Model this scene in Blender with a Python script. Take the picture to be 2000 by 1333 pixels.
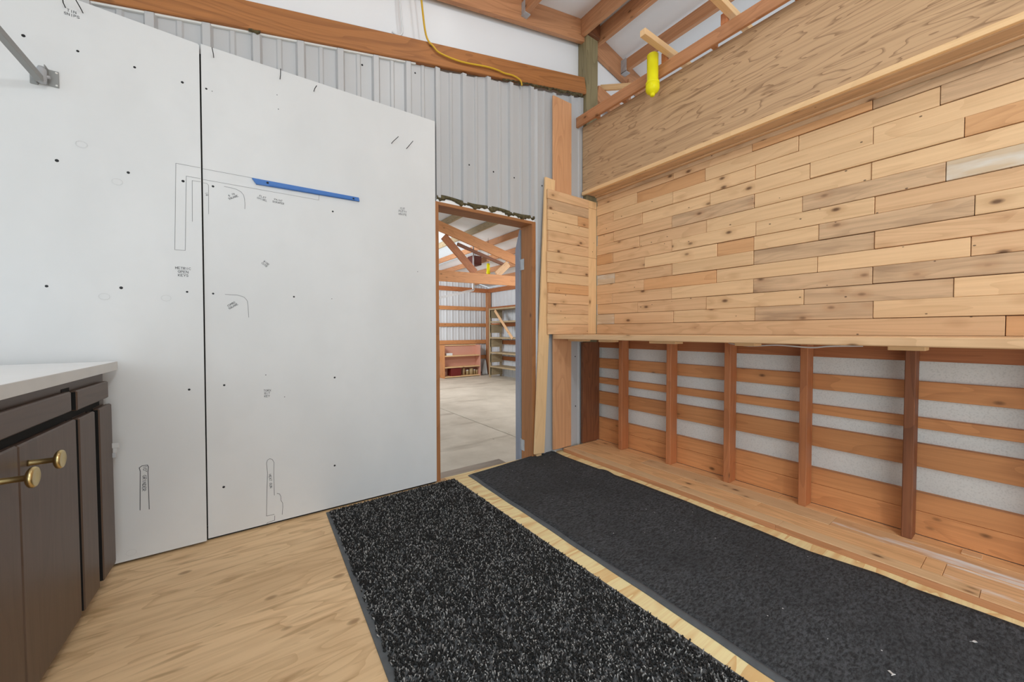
import bpy, bmesh, math, random
import numpy as np
from mathutils import Vector, Matrix

for o in list(bpy.data.objects): bpy.data.objects.remove(o, do_unlink=True)
SC = bpy.context.scene
COL = SC.collection
rnd = random.Random(7)

# ------------------------------------------------------------------ camera
CAM_H = 1.025
yaw, pitch, roll = math.radians(35.5586), math.radians(-1.4762), math.radians(-0.1684)
f_ = Vector((math.sin(yaw)*math.cos(pitch), math.cos(yaw)*math.cos(pitch), math.sin(pitch)))
r_ = Vector((math.cos(yaw), -math.sin(yaw), 0)); u_ = r_.cross(f_)
r2 = math.cos(roll)*r_ + math.sin(roll)*u_; u2 = -math.sin(roll)*r_ + math.cos(roll)*u_
cam = bpy.data.cameras.new('camera'); cam.sensor_width = 36; cam.lens = 741.804/2000*36
cam.clip_start = 0.02; cam.clip_end = 200
camo = bpy.data.objects.new('camera', cam); COL.objects.link(camo)
m3 = Matrix((r2, u2, -f_)).transposed()
camo.matrix_world = Matrix.Translation((0, 0, CAM_H)) @ m3.to_4x4()
SC.camera = camo

# ------------------------------------------------------------------ world, lights, exposure
w = bpy.data.worlds.new('overcast'); SC.world = w; w.use_nodes = True
w.node_tree.nodes['Background'].inputs[0].default_value = (0.84, 0.94, 1.0, 1)
w.node_tree.nodes['Background'].inputs[1].default_value = 1.36
def area(name, loc, target, sx, sy, power, col=(1, 1, 1)):
    l = bpy.data.lights.new(name, 'AREA'); l.shape = 'RECTANGLE'; l.size = sx; l.size_y = sy
    l.energy = power; l.color = col
    o = bpy.data.objects.new(name, l); COL.objects.link(o); o.location = loc
    d = Vector(target) - Vector(loc); o.rotation_euler = d.to_track_quat('-Z', 'Y').to_euler()
    return o
def lamp(name, loc, power, radius, col):
    l = bpy.data.lights.new(name, 'POINT'); l.energy = power; l.shadow_soft_size = radius; l.color = col
    o = bpy.data.objects.new(name, l); COL.objects.link(o); o.location = loc
    return o
lamp('shop_lamp', (0.55, -1.5, 3.0), 105, .10, (0.93, 0.99, 1.0))
lamp('gable_fill', (1.2, 1.25, 3.36), 19, .08, (0.95, 0.99, 1.0))  # added fill light without a fixture, brightens the white gable and roof
area('open_garage_door', (-0.6, -2.4, 0.8), (1.4, 2.0, 0.6), 3.0, 1.5, 56, (0.88, 0.97, 1))
area('barn_ceiling_fill', (6.0, 5.0, 2.75), (4.6, 7.0, -0.5), 1.6, 1.0, 125, (0.95, 0.98, 1))  # added fill light out of view, lifts the barn interior
area('barn_wall_fill', (2.6, 8.9, 2.5), (6.2, 11.6, 0.4), 1.2, 0.8, 135, (0.95, 0.98, 1))  # unseen fill added to brighten the far barn wall and bookcase
SC.view_settings.view_transform = 'Standard'
SC.view_settings.look = 'None'
SC.view_settings.gamma = 1
SC.view_settings.use_curve_mapping = False
SC.view_settings.exposure = -0.37

# ------------------------------------------------------------------ materials
def lin(c):
    c = c/255
    return c/12.92 if c <= .04045 else ((c+.055)/1.055)**2.4
def L(rgb, k=1.0): return (min(1, lin(rgb[0])*k), min(1, lin(rgb[1])*k), min(1, lin(rgb[2])*k), 1)
class NT:
    def __init__(s, name):
        s.m = bpy.data.materials.new(name); s.m.use_nodes = True
        s.t = s.m.node_tree; s.b = s.t.nodes['Principled BSDF']
    def n(s, typ, **kw):
        n = s.t.nodes.new(typ)
        for k, v in kw.items(): setattr(n, k, v)
        return n
    def l(s, a, b): s.t.links.new(a, b)
    def math(s, op, a, b=None, c=None):
        n = s.n('ShaderNodeMath', operation=op)
        for i, v in enumerate((a, b, c)):
            if v is None: continue
            if isinstance(v, (int, float)): n.inputs[i].default_value = v
            else: s.l(v, n.inputs[i])
        return n.outputs[0]
    def mix(s, fac, a, b):
        n = s.n('ShaderNodeMix', data_type='RGBA')
        for i, v in ((0, fac), (6, a), (7, b)):
            if isinstance(v, (int, float)): n.inputs[i].default_value = v
            elif isinstance(v, tuple): n.inputs[i].default_value = v
            else: s.l(v, n.inputs[i])
        return n.outputs[2]
    def coords(s, rand=True):
        tc = s.n('ShaderNodeTexCoord').outputs['Object']
        if not rand: return tc
        oi = s.n('ShaderNodeObjectInfo').outputs['Random']
        cb = s.n('ShaderNodeCombineXYZ')
        s.l(s.math('MULTIPLY', oi, 37.0), cb.inputs[0]); s.l(s.math('MULTIPLY', oi, 91.0), cb.inputs[1]); s.l(s.math('MULTIPLY', oi, 53.0), cb.inputs[2])
        a = s.n('ShaderNodeVectorMath', operation='ADD'); s.l(tc, a.inputs[0]); s.l(cb.outputs[0], a.inputs[1])
        return a.outputs[0]
    def scale(s, v, sc):
        n = s.n('ShaderNodeVectorMath', operation='MULTIPLY'); s.l(v, n.inputs[0]); n.inputs[1].default_value = sc
        return n.outputs[0]
    def noise(s, v, sc, scale=1, detail=2, rough=.5, dist=0):
        n = s.n('ShaderNodeTexNoise'); s.l(s.scale(v, sc), n.inputs['Vector'])
        n.inputs['Scale'].default_value = scale; n.inputs['Detail'].default_value = detail
        n.inputs['Roughness'].default_value = rough; n.inputs['Distortion'].default_value = dist
        return n.outputs['Fac']
    def ramp(s, x, lo, hi):
        n = s.n('ShaderNodeMapRange'); s.l(x, n.inputs[0]); n.inputs[1].default_value = lo; n.inputs[2].default_value = hi
        n.inputs[3].default_value = 0; n.inputs[4].default_value = 1
        return n.outputs[0]
    def bump(s, h, dist, strength=.5):
        n = s.n('ShaderNodeBump'); n.inputs['Strength'].default_value = strength; n.inputs['Distance'].default_value = dist
        s.l(h, n.inputs['Height']); s.l(n.outputs[0], s.b.inputs['Normal'])
    def out(s, col, rough=.6):
        if isinstance(col, tuple): s.b.inputs['Base Color'].default_value = col
        else: s.l(col, s.b.inputs['Base Color'])
        s.b.inputs['Roughness'].default_value = rough
        return s.m

def plain(name, rgb, rough=.6, metal=0, k=1.0):
    t = NT(name); t.b.inputs['Metallic'].default_value = metal
    return t.out(L(rgb, k), rough)

def wood(name, rgb, dark, k=1.0, knots=.5, ring=.35, grain=.25, var=.12, rough=.6, nails=0.0, blotch=None):
    """sawn timber; grain along the object's local X"""
    t = NT(name); v = t.coords()
    base = L(rgb, k); dk = L(dark, k)
    g = t.noise(v, (2.2, 75, 75), detail=3, rough=.6)
    c = t.mix(t.math('MULTIPLY', t.ramp(g, .35, .75), grain), base, dk)
    m = t.noise(v, (.9, 7, 7), detail=1.5, dist=.6)
    fr = t.math('FRACT', t.math('MULTIPLY', m, 9.0))
    band = t.math('MULTIPLY', t.ramp(fr, .55, .98), ring)
    c = t.mix(band, c, dk)
    lo = t.noise(v, (.7, 2.5, 2.5), detail=2)
    c = t.mix(t.math('MULTIPLY', t.ramp(lo, .45, .75), .35), c, tuple(x*.86 for x in base[:3])+(1,))
    if knots:
        vo = t.n('ShaderNodeTexVoronoi'); t.l(t.scale(v, (6.5, 12, 12)), vo.inputs['Vector']); vo.inputs['Scale'].default_value = 1
        sp = t.n('ShaderNodeSeparateColor'); t.l(vo.outputs['Color'], sp.inputs[0])
        gate = t.math('LESS_THAN', sp.outputs[0], knots)
        kn = t.math('MULTIPLY', t.math('SUBTRACT', 1.0, t.ramp(vo.outputs['Distance'], .06, .16)), gate)
        halo = t.math('MULTIPLY', t.math('SUBTRACT', 1.0, t.ramp(vo.outputs['Distance'], .1, .38)), t.math('MULTIPLY', gate, .35))
        c = t.mix(halo, c, L((166, 112, 66)))
        c = t.mix(t.math('MULTIPLY', kn, .85), c, L((88, 54, 28)))
    if nails:
        vo = t.n('ShaderNodeTexVoronoi'); t.l(t.scale(v, (13, 20, 20)), vo.inputs['Vector']); vo.inputs['Scale'].default_value = 1
        sp = t.n('ShaderNodeSeparateColor'); t.l(vo.outputs['Color'], sp.inputs[0])
        nn = t.math('MULTIPLY', t.math('LESS_THAN', vo.outputs['Distance'], .07), t.math('LESS_THAN', sp.outputs[1], nails))
        c = t.mix(t.math('MULTIPLY', nn, .8), c, L((70, 45, 28)))
    if blotch:
        b = t.ramp(t.noise(v, (3.2, 16, 16), detail=4), .52, .66)
        c = t.mix(t.math('MULTIPLY', b, blotch[1]), c, L(blotch[0], k))
    oi = t.n('ShaderNodeObjectInfo').outputs['Random']
    hs = t.n('ShaderNodeHueSaturation'); t.l(c, hs.inputs['Color'])
    t.l(t.math('ADD', 1-var/2, t.math('MULTIPLY', t.math('FRACT', t.math('MULTIPLY', oi, 7.31)), var)), hs.inputs['Value'])
    t.bump(g, .0006, .4)
    return t.out(hs.outputs[0], rough)

def ply(name, rgb, dark, k=1.0, sc=(.55, 5, 5), rings=12, lines=.8, knots=0, rough=.55, thin=.78, blot=.3, flat=False, fl=(3, 95, 95)):
    """rotary cut veneer: contour rings of a stretched field; grain along local X"""
    t = NT(name); v = t.coords()
    base = L(rgb, k); dk = L(dark, k)
    m = t.noise(v, sc, detail=2.2, rough=.42, dist=.35)
    fr = t.math('FRACT', t.math('MULTIPLY', m, rings))
    ln = t.math('MULTIPLY', t.ramp(fr, thin, .97), lines)
    fine = t.noise(v, fl, detail=3, rough=.6)
    c = t.mix(t.math('MULTIPLY', t.ramp(fine, .45, .78), .5), base, dk)
    c = t.mix(ln, c, dk)
    lo = t.noise(v, (1.1, 3.2, 3.2), detail=3)
    c = t.mix(t.math('MULTIPLY', t.ramp(lo, .42, .72), blot), c, tuple(x*.75 for x in base[:3])+(1,))
    if knots:
        vo = t.n('ShaderNodeTexVoronoi'); t.l(t.scale(v, (4.2, 7.5, 0) if flat else (3.2, 6, 6)), vo.inputs['Vector']); vo.inputs['Scale'].default_value = 1
        sp = t.n('ShaderNodeSeparateColor'); t.l(vo.outputs['Color'], sp.inputs[0])
        gate = t.math('LESS_THAN', sp.outputs[0], knots)
        kn = t.math('MULTIPLY', t.math('SUBTRACT', 1.0, t.ramp(vo.outputs['Distance'], .05, .13)), gate)
        ringk = t.math('MULTIPLY', t.ramp(vo.outputs['Distance'], .03, .1), kn)
        c = t.mix(t.math('MULTIPLY', kn, .6), c, L((150, 108, 66)))
        c = t.mix(t.math('MULTIPLY', ringk, .75), c, L((104, 68, 36)))
    if flat:
        fk = t.math('MULTIPLY', t.ramp(t.noise(v, (5, 26, 1), detail=3, dist=.5), .58, .70), .55)
        c = t.mix(fk, c, tuple(x*.8 for x in dk[:3])+(1,))
        pt = t.ramp(t.noise(v, (1.3, 3, 1), detail=4), .50, .62)
        c = t.mix(t.math('MULTIPLY', pt, .22), c, tuple(x*.9 for x in dk[:3])+(1,))
    t.bump(fine, .0004, .3)
    return t.out(c, rough)

def soft(name, rgb, rgb2, sc=(3, 3, 3), rough=.6, amt=.5, bump=0, detail=4, lo=.4, hi=.7, fine=None, k=1.0):
    t = NT(name); v = t.coords(False)
    n1 = t.noise(v, sc, detail=detail)
    c = t.mix(t.math('MULTIPLY', t.ramp(n1, lo, hi), amt), L(rgb, k), L(rgb2, k))
    if fine:
        n2 = t.noise(v, (fine[0],)*3, detail=2)
        c = t.mix(t.math('MULTIPLY', t.ramp(n2, .5, .75), fine[2]), c, L(fine[1], k))
    if bump: t.bump(t.noise(v, (60, 60, 60), detail=3), bump, .5)
    return t.out(c, rough)

K = 1.22
M = {}
M['light'] = wood('pine_light', (212, 177, 136), (172, 132, 90), 1.26, .6, .25, .3, .10, nails=.5)
M['tan'] = wood('pine_tan', (207, 169, 129), (166, 124, 86), 1.26, .6, .3, .3, .10, nails=.5)
M['orange'] = wood('pine_orange', (200, 153, 108), (158, 110, 68), 1.26, .5, .3, .3, .10, nails=.5)
M['grey'] = wood('pine_weathered', (196, 163, 128), (154, 124, 96), 1.26, .6, .4, .5, .08, nails=.5, blotch=((140, 112, 86), .5))
M['white'] = wood('pine_whitewashed', (200, 178, 150), (160, 130, 98), K, .2, .3, .4, .06, blotch=((205, 200, 192), .8))
M['girt'] = wood('fir_girt', (192, 134, 86), (140, 86, 48), 1.3, .35, .3, .35, .16)
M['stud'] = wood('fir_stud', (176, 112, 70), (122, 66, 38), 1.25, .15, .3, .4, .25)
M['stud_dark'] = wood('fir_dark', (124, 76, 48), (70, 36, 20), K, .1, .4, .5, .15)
M['timber'] = wood('fir_timber', (180, 128, 90), (126, 80, 50), K, .3, .35, .35, .14)
M['timber_or'] = wood('fir_timber_amber', (160, 104, 56), (104, 60, 28), K, .3, .45, .4, .1)
M['jamb'] = wood('door_jamb_wood', (156, 104, 62), (110, 66, 34), K, .1, .3, .35, .1)
M['plankbr'] = wood('fir_plank', (198, 148, 108), (156, 104, 68), 1.25, .3, .3, .35, .05)
M['lath'] = wood('pine_lath', (220, 184, 138), (188, 146, 100), K, .12, .2, .3, .06, nails=.15)
M['ledge'] = wood('fir_ledge', (220, 176, 128), (176, 128, 84), 1.35, .12, .4, .45, .08, blotch=((170, 122, 80), .35))
M['ledge_w'] = wood('fir_ledge_splashed', (214, 172, 128), (170, 126, 86), 1.35, .12, .4, .45, .08, blotch=((238, 232, 224), .95))
M['pole'] = wood('treated_post', (136, 124, 92), (96, 84, 56), K, .12, .5, .5, .06)
M['greywood'] = wood('weathered_shelf', (168, 150, 120), (120, 104, 78), K, .1, .4, .5, .12)
M['pink'] = plain('pink_board', (196, 146, 128), .7, k=K)
M['oakply'] = ply('oak_grain_panel', (186, 152, 116), (104, 72, 44), K, sc=(2.1, 15, 15), rings=7, lines=.62, thin=.8, blot=.25, fl=(1.6, 60, 60))
M['floorply'] = ply('floor_plywood', (208, 178, 138), (158, 120, 78), 1.4, sc=(1.9, 9, 9), rings=6, lines=.42, knots=.55, thin=.66, blot=.4, flat=True, fl=(2.2, 42, 42))
M['floorpale'] = ply('floor_plywood_pale', (228, 204, 156), (196, 154, 100), 1.4, sc=(1.6, 7, 7), rings=6, lines=.8, thin=.6, blot=.1)
M['white_paint'] = soft('white_painted_plywood', (219, 219, 219), (204, 204, 204), (2.5, 1, 1.4), .55, .5, .0004, fine=(9, (212, 212, 212), .35))
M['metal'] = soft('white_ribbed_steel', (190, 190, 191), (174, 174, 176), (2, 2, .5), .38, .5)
M['insul'] = soft('white_insulation_facing', (238, 239, 241), (228, 230, 234), (1, 1, 1), .7, .5)
M['insul_rough'] = soft('stippled_white_board', (232, 232, 229), (206, 206, 203), (3, 3, 3), .85, .4, .002, fine=(150, (170, 170, 166), .35))
M['batt'] = soft('mineral_wool', (96, 86, 58), (48, 42, 28), (40, 40, 40), .95, .8, .01)
M['rubber'] = soft('grey_rubber', (92, 96, 100), (70, 74, 78), (30, 30, 30), .6, .5)
M['felt'] = None
M['cab'] = wood('espresso_stained_wood', (86, 70, 60), (60, 46, 37), 1.1, 0, .25, .35, .05, rough=.42)
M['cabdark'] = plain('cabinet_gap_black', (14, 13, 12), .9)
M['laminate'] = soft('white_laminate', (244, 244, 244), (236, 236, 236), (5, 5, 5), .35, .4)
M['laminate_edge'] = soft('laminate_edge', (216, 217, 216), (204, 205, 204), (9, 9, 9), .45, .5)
M['brass'] = plain('satin_brass', (206, 184, 132), .32, 1)
M['galv'] = soft('galvanised_steel', (186, 188, 192), (150, 152, 156), (20, 20, 20), .45, .5); M['galv'].node_tree.nodes['Principled BSDF'].inputs['Metallic'].default_value = .25
M['greymetal'] = plain('grey_painted_steel', (150, 151, 150), .5, .2)
M['blue'] = plain('blue_plastic', (44, 104, 178), .45)
M['black'] = plain('black_steel', (28, 28, 30), .45, .3)
M['ink'] = plain('marker_ink', (78, 78, 82), .7)
M['pencil'] = plain('pencil_line', (128, 128, 130), .8)
M['faint'] = plain('faint_smudge', (206, 206, 206), .8)
M['cord'] = plain('yellow_cord', (206, 164, 40), .5)
M['cable'] = plain('white_cable', (222, 224, 226), .5)
M['doorblue'] = plain('blue_grey_steel_door', (112, 130, 160), .45, .1)
M['dooredge'] = plain('door_edge', (150, 156, 166), .5)
M['red'] = plain('dark_red_box', (112, 26, 24), .6)
M['redbrown'] = plain('dark_opener_housing', (84, 34, 24), .6)
M['cream'] = plain('cream_jar', (176, 152, 112), .5)
M['gap_shade'] = plain('painted_gap_shade', (26, 25, 24), .9)  # flat dark colour, paints shade into the panel gaps
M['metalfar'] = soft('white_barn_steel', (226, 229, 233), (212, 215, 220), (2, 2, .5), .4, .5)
M['paper'] = plain('white_paper', (228, 228, 226), .8)
M['step'] = wood('grey_step_board', (164, 150, 136), (130, 118, 106), 1.2, .1, .3, .5, .05)
M['film'] = plain('plastic_film', (200, 200, 200), .3)

def concrete():
    t = NT('concrete_slab'); v = t.coords(False)
    n1 = t.noise(v, (1.2, 1.2, 1), detail=6, rough=.65)
    c = t.mix(t.ramp(n1, .35, .7), L((214, 205, 190), 1.1), L((186, 176, 160), 1.1))
    n2 = t.noise(v, (.7, 3.2, 1), detail=5)
    c = t.mix(t.math('MULTIPLY', t.ramp(n2, .56, .68), .5), c, L((140, 126, 108), 1.1))
    vo = t.n('ShaderNodeTexVoronoi'); t.l(t.scale(v, (1.7, 1.7, 1)), vo.inputs['Vector']); vo.inputs['Scale'].default_value = 1
    c = t.mix(t.math('MULTIPLY', t.math('LESS_THAN', vo.outputs['Distance'], .03), .7), c, L((96, 84, 72)))
    return t.out(c, .55)
M['concrete'] = concrete()

def felt():
    t = NT('charcoal_carpet_felt'); v = t.coords(False)
    n1 = t.noise(v, (55, 120, 40), detail=4, rough=.7, dist=.4)
    n2 = t.noise(v, (3, 3, 3), detail=3)
    c = t.mix(t.ramp(n1, .38, .66), L((32, 33, 35)), L((84, 86, 90)))
    c = t.mix(t.math('MULTIPLY', t.ramp(n2, .4, .7), .5), c, L((40, 41, 43)))
    vo = t.n('ShaderNodeTexVoronoi'); t.l(t.scale(v, (22, 22, 8)), vo.inputs['Vector']); vo.inputs['Scale'].default_value = 1
    sp = t.n('ShaderNodeSeparateColor'); t.l(vo.outputs['Color'], sp.inputs[0])
    s = t.math('MULTIPLY', t.math('LESS_THAN', vo.outputs['Distance'], .055), t.math('LESS_THAN', sp.outputs[0], .28))
    c = t.mix(s, c, L((200, 200, 200)))
    t.bump(n1, .004, .7)
    return t.out(c, .95)
M['felt'] = felt()

def pile_mat():
    t = NT('looped_pile'); a = t.n('ShaderNodeVertexColor'); a.layer_name = 'tuft'
    t.l(a.outputs[0], t.b.inputs['Base Color']); t.b.inputs['Roughness'].default_value = .8
    return t.m
M['pile'] = pile_mat()

def yellow():
    t = NT('translucent_yellow_plastic'); t.b.inputs['Base Color'].default_value = L((252, 244, 40), 1.0)
    t.b.inputs['Roughness'].default_value = .2; t.b.inputs['Transmission Weight'].default_value = .12
    t.b.inputs['IOR'].default_value = 1.2
    return t.m
M['yellow'] = yellow()
def sky_pane():
    t = NT('clear_roof_sheet'); tr = t.n('ShaderNodeBsdfTransparent'); tr.inputs[0].default_value = (.95, .95, .95, 1)
    mx = t.n('ShaderNodeMixShader'); mx.inputs[0].default_value = .2
    t.l(tr.outputs[0], mx.inputs[1]); t.l(t.b.outputs[0], mx.inputs[2])
    t.b.inputs['Base Color'].default_value = (.9, .9, .9, 1)
    t.l(mx.outputs[0], t.t.nodes['Material Output'].inputs[0])
    return t.m
M['pane'] = sky_pane()

# ------------------------------------------------------------------ builders
WM = {}
def link(o, parent, Mw):
    COL.objects.link(o); WM[o.name] = Mw
    if parent is not None:
        o.parent = parent; o.matrix_basis = WM[parent.name].inverted() @ Mw
    else: o.matrix_basis = Mw
    return o
def tag(o, label=None, cat=None, group=None, kind=None):
    if label: o['label'] = label
    if cat: o['category'] = cat
    if group: o['group'] = group
    if kind: o['kind'] = kind
    return o
def empty(name, loc=(0, 0, 0), label=None, cat=None, group=None, kind=None, rot=0.0):
    o = bpy.data.objects.new(name, None); o.empty_display_size = .05
    link(o, None, Matrix.Translation(loc) @ Matrix.Rotation(rot, 4, 'Z'))
    return tag(o, label, cat, group, kind)
def mesh_obj(name, bm, mat, parent=None, Mw=None, smooth=False):
    me = bpy.data.meshes.new(name); bm.to_mesh(me); bm.free()
    for m in (mat if isinstance(mat, (list, tuple)) else [mat]): me.materials.append(m)
    if smooth:
        for p in me.polygons: p.use_smooth = True
    return link(bpy.data.objects.new(name, me), parent, Mw or Matrix.Identity(4))
def pydata(name, V, F, mat, parent=None, Mw=None, smooth=False):
    me = bpy.data.meshes.new(name); me.from_pydata([tuple(v) for v in V], [], F); me.update()
    me.materials.append(mat)
    if smooth:
        for p in me.polygons: p.use_smooth = True
    return link(bpy.data.objects.new(name, me), parent, Mw or Matrix.Identity(4))
def cube_bm(Lx, Ly, Lz, bev):
    bm = bmesh.new(); bmesh.ops.create_cube(bm, size=1)
    bmesh.ops.scale(bm, vec=(Lx, Ly, Lz), verts=bm.verts)
    if bev > 0:
        bmesh.ops.bevel(bm, geom=bm.edges[:], offset=min(bev, .3*min(Lx, Ly, Lz)), segments=1, affect='EDGES', profile=.5)
    return bm
AX = {'x': ((1, 0, 0), (0, 1, 0), (0, 0, 1)), 'y': ((0, 1, 0), (-1, 0, 0), (0, 0, 1)), 'z': ((0, 0, 1), (0, 1, 0), (-1, 0, 0))}
def B(name, parent, x0, x1, y0, y1, z0, z1, mat, grain='x', bev=.0015, F=None):
    """axis-aligned box; local X follows the grain. F: optional frame matrix"""
    ex, ey, ez = [Vector(a) for a in AX[grain]]
    R = Matrix((ex, ey, ez)).transposed()
    d = Vector((x1-x0, y1-y0, z1-z0))
    loc = [abs(d.dot(a)) for a in (ex, ey, ez)]
    Mw = Matrix.Translation(((x0+x1)/2, (y0+y1)/2, (z0+z1)/2)) @ R.to_4x4()
    if F is not None: Mw = F @ Mw
    return mesh_obj(name, cube_bm(*loc, bev), mat, parent, Mw)
def beam(name, parent, p0, p1, width, thick, mat, up=(0, 0, 1), bev=.002):
    p0, p1 = Vector(p0), Vector(p1); ex = (p1-p0); Ln = ex.length; ex.normalize()
    ez = Vector(up); ez = (ez - ex*ez.dot(ex)).normalized(); ey = ez.cross(ex)
    R = Matrix((ex, ey, ez)).transposed()
    return mesh_obj(name, cube_bm(Ln, thick, width, bev), mat, parent, Matrix.Translation((p0+p1)/2) @ R.to_4x4())
def lathe_bm(prof, seg=24, bm=None):
    bm = bm or bmesh.new(); rings = []
    for r, z in prof:
        if r < 1e-5: rings.append([bm.verts.new((0, 0, z))])
        else: rings.append([bm.verts.new((r*math.cos(2*math.pi*i/seg), r*math.sin(2*math.pi*i/seg), z)) for i in range(seg)])
    for a, b in zip(rings, rings[1:]):
        for i in range(seg):
            j = (i+1) % seg
            if len(a) == 1 and len(b) > 1: bm.faces.new((a[0], b[i], b[j]))
            elif len(b) == 1 and len(a) > 1: bm.faces.new((a[i], a[j], b[0]))
            elif len(a) > 1: bm.faces.new((a[i], a[j], b[j], b[i]))
    bmesh.ops.recalc_face_normals(bm, faces=bm.faces)
    return bm
def lathe(name, parent, prof, mat, Mw, seg=24, smooth=True):
    return mesh_obj(name, lathe_bm(prof, seg), mat, parent, Mw, smooth)
def tube_bm(pts, r, seg=8, bm=None):
    bm = bm or bmesh.new(); pts = [Vector(p) for p in pts]; rings = []
    for i, p in enumerate(pts):
        d = (pts[min(i+1, len(pts)-1)] - pts[max(i-1, 0)]).normalized()
        a = d.orthogonal().normalized() if i == 0 else (rings_a - d*rings_a.dot(d)).normalized()
        rings_a = a; b = d.cross(a)
        rr = r[i] if isinstance(r, (list, tuple)) else r
        rings.append([bm.verts.new(p + (a*math.cos(2*math.pi*k/seg) + b*math.sin(2*math.pi*k/seg))*rr) for k in range(seg)])
    for a, b in zip(rings, rings[1:]):
        for k in range(seg): bm.faces.new((a[k], a[(k+1) % seg], b[(k+1) % seg], b[k]))
    bm.faces.new(rings[0][::-1]); bm.faces.new(rings[-1])
    return bm
def tube(name, parent, pts, r, mat, seg=8):
    return mesh_obj(name, tube_bm(pts, r, seg), mat, parent, None, True)
def smooth_path(pts, n=6):
    P = [Vector(p) for p in pts]; out = []
    for i in range(len(P)-1):
        a, b, c, d = P[max(i-1, 0)], P[i], P[i+1], P[min(i+2, len(P)-1)]
        for k in range(n):
            t = k/n
            out.append(.5*((2*b)+(c-a)*t+(2*a-5*b+4*c-d)*t*t+(3*b-a-3*c+d)*t**3))
    out.append(P[-1]); return out
def screws(name, parent, pts, r, mat, axis='y', depth=.003):
    """a few round fastener heads joined as one part"""
    bm = bmesh.new()
    for p in pts:
        rr = r*rnd.uniform(.85, 1.15)
        q = lathe_bm([(0, depth), (rr*.7, depth), (rr, depth*.3), (rr, 0)], 8)
        me = bpy.data.meshes.new('t'); q.to_mesh(me); q.free()
        n0 = len(bm.verts); bm.from_mesh(me); bpy.data.meshes.remove(me); bm.verts.ensure_lookup_table()
        R = Matrix.Rotation(math.pi/2, 4, 'X') if axis == 'y' else (Matrix.Rotation(-math.pi/2, 4, 'Y') if axis == 'x' else Matrix.Identity(4))
        T = Matrix.Translation(p) @ R
        for v in bm.verts[n0:]: v.co = T @ v.co
    o = mesh_obj(name, bm, mat, parent); o['kind'] = 'stuff'
    return o

# ------------------------------------------------------------------ main dimensions
YW = 2.40          # front of the ribbed steel wall
FZ = -0.535        # concrete floor of the barn beyond
YF, XF = 11.9, 7.45
RIDGE = 2.58
def roof_z(x): return 3.73+.216*(x-2.40) if x < RIDGE else 3.769-.23*(x-RIDGE)
def rake_z(x): return 2.548+.222*x if x < RIDGE else 3.121-.23*(x-RIDGE)   # bottom of the rake board

# ------------------------------------------------------------------ floor
floor = B('floor', None, -2.4, 2.72, -2.2, 2.42, -.06, -.02, M['ledge'], 'x', 0); tag(floor, kind='structure')
B('plywood_sheet', floor, -2.4, 1.14, -2.2, 2.42, -.02, 0, M['floorply'], 'x', .001)
B('plywood_sheet', floor, 1.142, 2.72, -2.2, 2.42, -.02, 0, M['floorpale'], 'x', .001)

# ------------------------------------------------------------------ back wall: ribbed steel, insulation, rake board
wall = empty('wall_back', (0, 0, 0), kind='structure')
def ribbed(name, parent, x0, x1, pitch, off, zb, zt, place, mat, ribh=.022):
    xs = []
    k = math.floor((x0-off)/pitch)-1
    while off+k*pitch < x1+pitch:
        a = off+k*pitch
        xs += [(a-.024, 0), (a-.016, ribh), (a+.014, ribh), (a+.026, 0), (a+pitch*.5-.014, 0), (a+pitch*.5-.008, .007), (a+pitch*.5+.008, .007), (a+pitch*.5+.016, 0)]
        k += 1
    xs = [(x, h) for x, h in xs if x0 <= x <= x1]
    xs = [(x0, 0)]+xs+[(x1, 0)]
    V = []; F = []
    for x, h in xs:
        V.append(place(x, h, zb(x))); V.append(place(x, h, zt(x)))
    for i in range(len(xs)-1): F.append((2*i, 2*i+2, 2*i+3, 2*i+1))
    return pydata(name, V, F, mat, parent)
P_back = lambda x, h, z: (x, YW-h, z)
wav = lambda x: .006*math.sin(31*x)+.005*math.sin(13*x+1)
ribbed('steel_sheet', wall, -2.2, 1.083, .2015, 1.101-.0, lambda x: -.02, lambda x: rake_z(x)-.004, P_back, M['metal'])
ribbed('steel_sheet', wall, 1.083, 1.928, .2015, 1.101, lambda x: 1.926, lambda x: rake_z(x)-.012+wav(x), P_back, M['metal'])
ribbed('steel_sheet', wall, 1.928, 2.498, .2015, 1.101+.035, lambda x: -.02, lambda x: rake_z(x)-.03+wav(x), P_back, M['metal'])
# insulated gable above, with the opening for the doorway left free
def gable_piece(x0, x1, z0, y):
    pts = [x0]+([RIDGE] if x0 < RIDGE < x1 else [])+[x1]
    V = [(x, y, z0) for x in pts]+[(x, y, roof_z(x)+.0) for x in reversed(pts)]
    n = len(V)
    V2 = V+[(a, y+.05, c) for a, b, c in V]
    F = [tuple(range(n)), tuple(range(2*n-1, n-1, -1))]+[(i, i+n, (i+1) % n+n, (i+1) % n) for i in range(n)]
    return V2, F
V, F = gable_piece(-2.3, XF, 2.1, YW+.07)
pydata('insulation_sheet', V, F, M['insul'], wall)
B('seam_shade_strip', wall, -.22, -.07, 2.3775, 2.3985, .07, 2.36, M['gap_shade'], 'z', 0)  # dark strip painting the shade inside the panel seam
B('base_shade_strip', wall, -1.4, 1.06, 2.3775, 2.3985, .0, .06, M['gap_shade'], 'x', 0)  # dark strip in place of the shade under the panel bottoms
B('backing', wall, -2.3, 1.06, YW+.01, YW+.085, -.5, 2.1, M['insul'], 'x', 0)
B('backing', wall, 1.06, 1.945, YW+.03, YW+.085, 1.915, 2.1, M['insul'], 'x', 0)
B('backing', wall, 1.945, 2.495, YW+.012, YW+.085, -.5, 2.1, M['insul'], 'x', 0)
B('backing', wall, 2.665, XF, YW+.012, YW+.085, -.5, 2.1, M['insul'], 'x', 0)
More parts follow.
